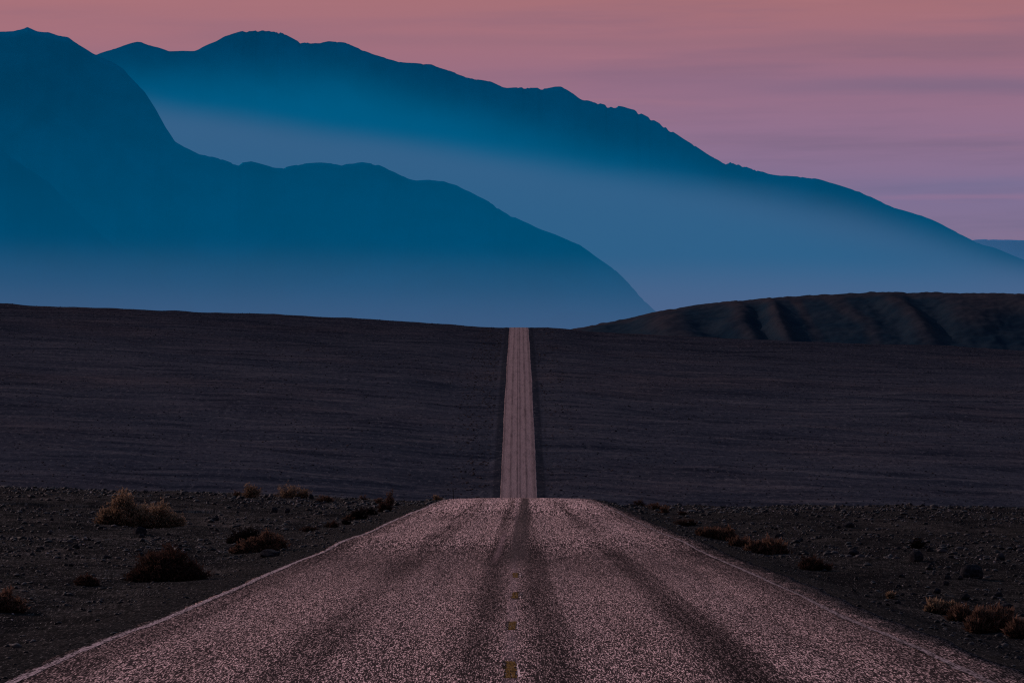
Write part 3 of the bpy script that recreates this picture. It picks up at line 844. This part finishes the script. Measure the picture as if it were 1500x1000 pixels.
haze("haze", -6000, 7000, 8100, 9300, -80, 620,
     [(560, 0.0, 520, 0.00042, (0.000, 0.122, 0.272), 60),
      (164, -0.03, 130, 0.00042, (0.084, 0.122, 0.245), 14),
      (95, -0.02, 110, 0.00045, (0.096, 0.120, 0.235), 10)])
haze("haze_bank", -7000, 9000, 18500, 20900, -100, 1900,
     [(1230, -0.135, 270, 0.00032, (0.000, 0.148, 0.312), 60),
      (735, -0.150, 120, 0.00046, (0.088, 0.122, 0.235), 40),
      (560, -0.145, 560, 0.00014, (0.100, 0.138, 0.255), 30),
      (330, 0.0, 340, 0.00090, (0.205, 0.155, 0.262), 20)], cap=(925, -0.305, 1130.0))

# ---------------------------------------------------------------- light: dusk sky and one low sun
SUN_EL = math.radians(24); SUN_AZ = math.radians(-48)      # azimuth from +Y toward +X
sd = np.array([math.sin(SUN_AZ) * math.cos(SUN_EL), math.cos(SUN_AZ) * math.cos(SUN_EL), math.sin(SUN_EL)])
sun = link(bpy.data.objects.new("sun", bpy.data.lights.new("sun", 'SUN')))
sun.data.energy = 2.0; sun.data.angle = math.radians(0.5); sun.data.color = (1.0, 0.68, 0.66)
from mathutils import Vector
sun.rotation_euler = Vector(sd).to_track_quat('Z', 'Y').to_euler()

world = bpy.data.worlds.new("World"); scn.world = world; world.use_nodes = True
N = NT(world.node_tree)
tc = N.n("ShaderNodeTexCoord")
sx = N.n("ShaderNodeSeparateXYZ"); N.t.links.new(tc.outputs["Generated"], sx.inputs[0])
vx, vy, vz = sx.outputs
az = N.math('ARCTAN2', vx, vy)
el = N.math('ARCSINE', vz)
sky = N.n("ShaderNodeTexSky", _sky_type='NISHITA')
sky.sun_disc = False; sky.sun_elevation = SUN_EL; sky.sun_rotation = SUN_AZ
skyc = N.mix(1.0, sky.outputs[0], (0.085, 0.095, 0.105), 'MULTIPLY')
# pink dusk band low over the horizon: gradient plus thin level clouds
ramp = N.n("ShaderNodeValToRGB"); N.set(ramp, 0, N.math('MULTIPLY', el, 1 / 0.08))
cr = ramp.color_ramp
def lin(*c): return tuple(((k / 255 + 0.055) / 1.055) ** 2.4 if k > 10 else k / 255 / 12.92 for k in c)
stops = [(0.0, (136, 122, 156)), (0.17, (154, 121, 148)), (0.26, (158, 121, 147)), (0.34, (149, 118, 149)), (0.5, (156, 116, 142)), (0.667, (156, 111, 130)), (0.83, (166, 112, 119)), (1.0, (168, 112, 116))]
while len(cr.elements) < len(stops): cr.elements.new(0.5)
for e, (p, c) in zip(cr.elements, stops):
    e.position = p; e.color = (*lin(*c), 1)
pink = ramp.outputs[0]
# warmer toward the left
pink = N.mix(N.math('MULTIPLY', N.math('SUBTRACT', 1.0, N.step(az, -0.10, 0.06)), 0.4), pink, lin(171, 115, 124))
cv = N.comb(N.math('MULTIPLY', az, 12.0), N.math('ADD', N.math('MULTIPLY', el, 150.0), N.math('MULTIPLY', az, -2.0)), 0.0)
c1 = N.noise(cv, 1.0, 5, 0.55)
c2 = N.noise(N.comb(N.math('MULTIPLY', az, 26.0), N.math('MULTIPLY', el, 420.0), 5.0), 1.0, 4, 0.6)
right = N.step(az, -0.05, 0.09)
pink = N.mix(N.math('MULTIPLY', N.step(c1, 0.44, 0.76), N.math('ADD', 0.26, N.math('MULTIPLY', right, 0.34))), pink, lin(128, 101, 124))
pink = N.mix(N.math('MULTIPLY', N.step(c2, 0.54, 0.78), 0.16), pink, lin(180, 122, 132))
# long level cloud bars
ew = N.math('ADD', el, N.math('MULTIPLY', N.math('SUBTRACT', N.noise(N.comb(N.math('MULTIPLY', az, 22.0), N.math('MULTIPLY', el, 160.0), 2.0), 1.0, 3, 0.55), 0.5), 0.0045))
def bar(e0, w, a0, a1, strength, colr):
    global pink
    f = N.math('MULTIPLY', N.bump_at(ew, e0, w), N.step(az, a0, a1))
    pink = N.mix(N.math('MULTIPLY', f, strength), pink, colr)
bar(0.0570, 0.0042, 0.035, 0.080, 0.34, lin(124, 100, 120))
bar(0.0498, 0.0026, 0.030, 0.080, 0.58, lin(118, 102, 127))
bar(0.0500, 0.0050, -0.02, 0.045, 0.35, lin(140, 108, 134))
bar(0.0587, 0.0022, -0.09, -0.05, 0.40, lin(148, 108, 124))
bar(0.0302, 0.0030, 0.050, 0.085, 0.36, lin(128, 116, 152))
bar(0.0279, 0.0010, 0.055, 0.085, 0.45, lin(172, 122, 148))
hor = N.math('SUBTRACT', 1.0, N.step(vz, 0.08, 0.40))
col = N.mix(hor, skyc, pink)
bg = N.n("ShaderNodeBackground"); N.set(bg, 0, col); bg.inputs[1].default_value = 1.0
wo = N.n("ShaderNodeOutputWorld"); N.t.links.new(bg.outputs[0], wo.inputs[0])

# ---------------------------------------------------------------- render settings
scn.view_settings.view_transform = 'Standard'; scn.view_settings.look = 'None'
scn.view_settings.exposure = 0; scn.view_settings.gamma = 1
scn.cycles.use_denoising = False
scn.cycles.max_bounces = 5
scn.cycles.volume_step_rate = 0.25
scn.cycles.volume_max_steps = 256
scn.cycles.filter_width = 1.2
scn.cycles.sample_clamp_direct = 4.0
scn.cycles.sample_clamp_indirect = 2.0
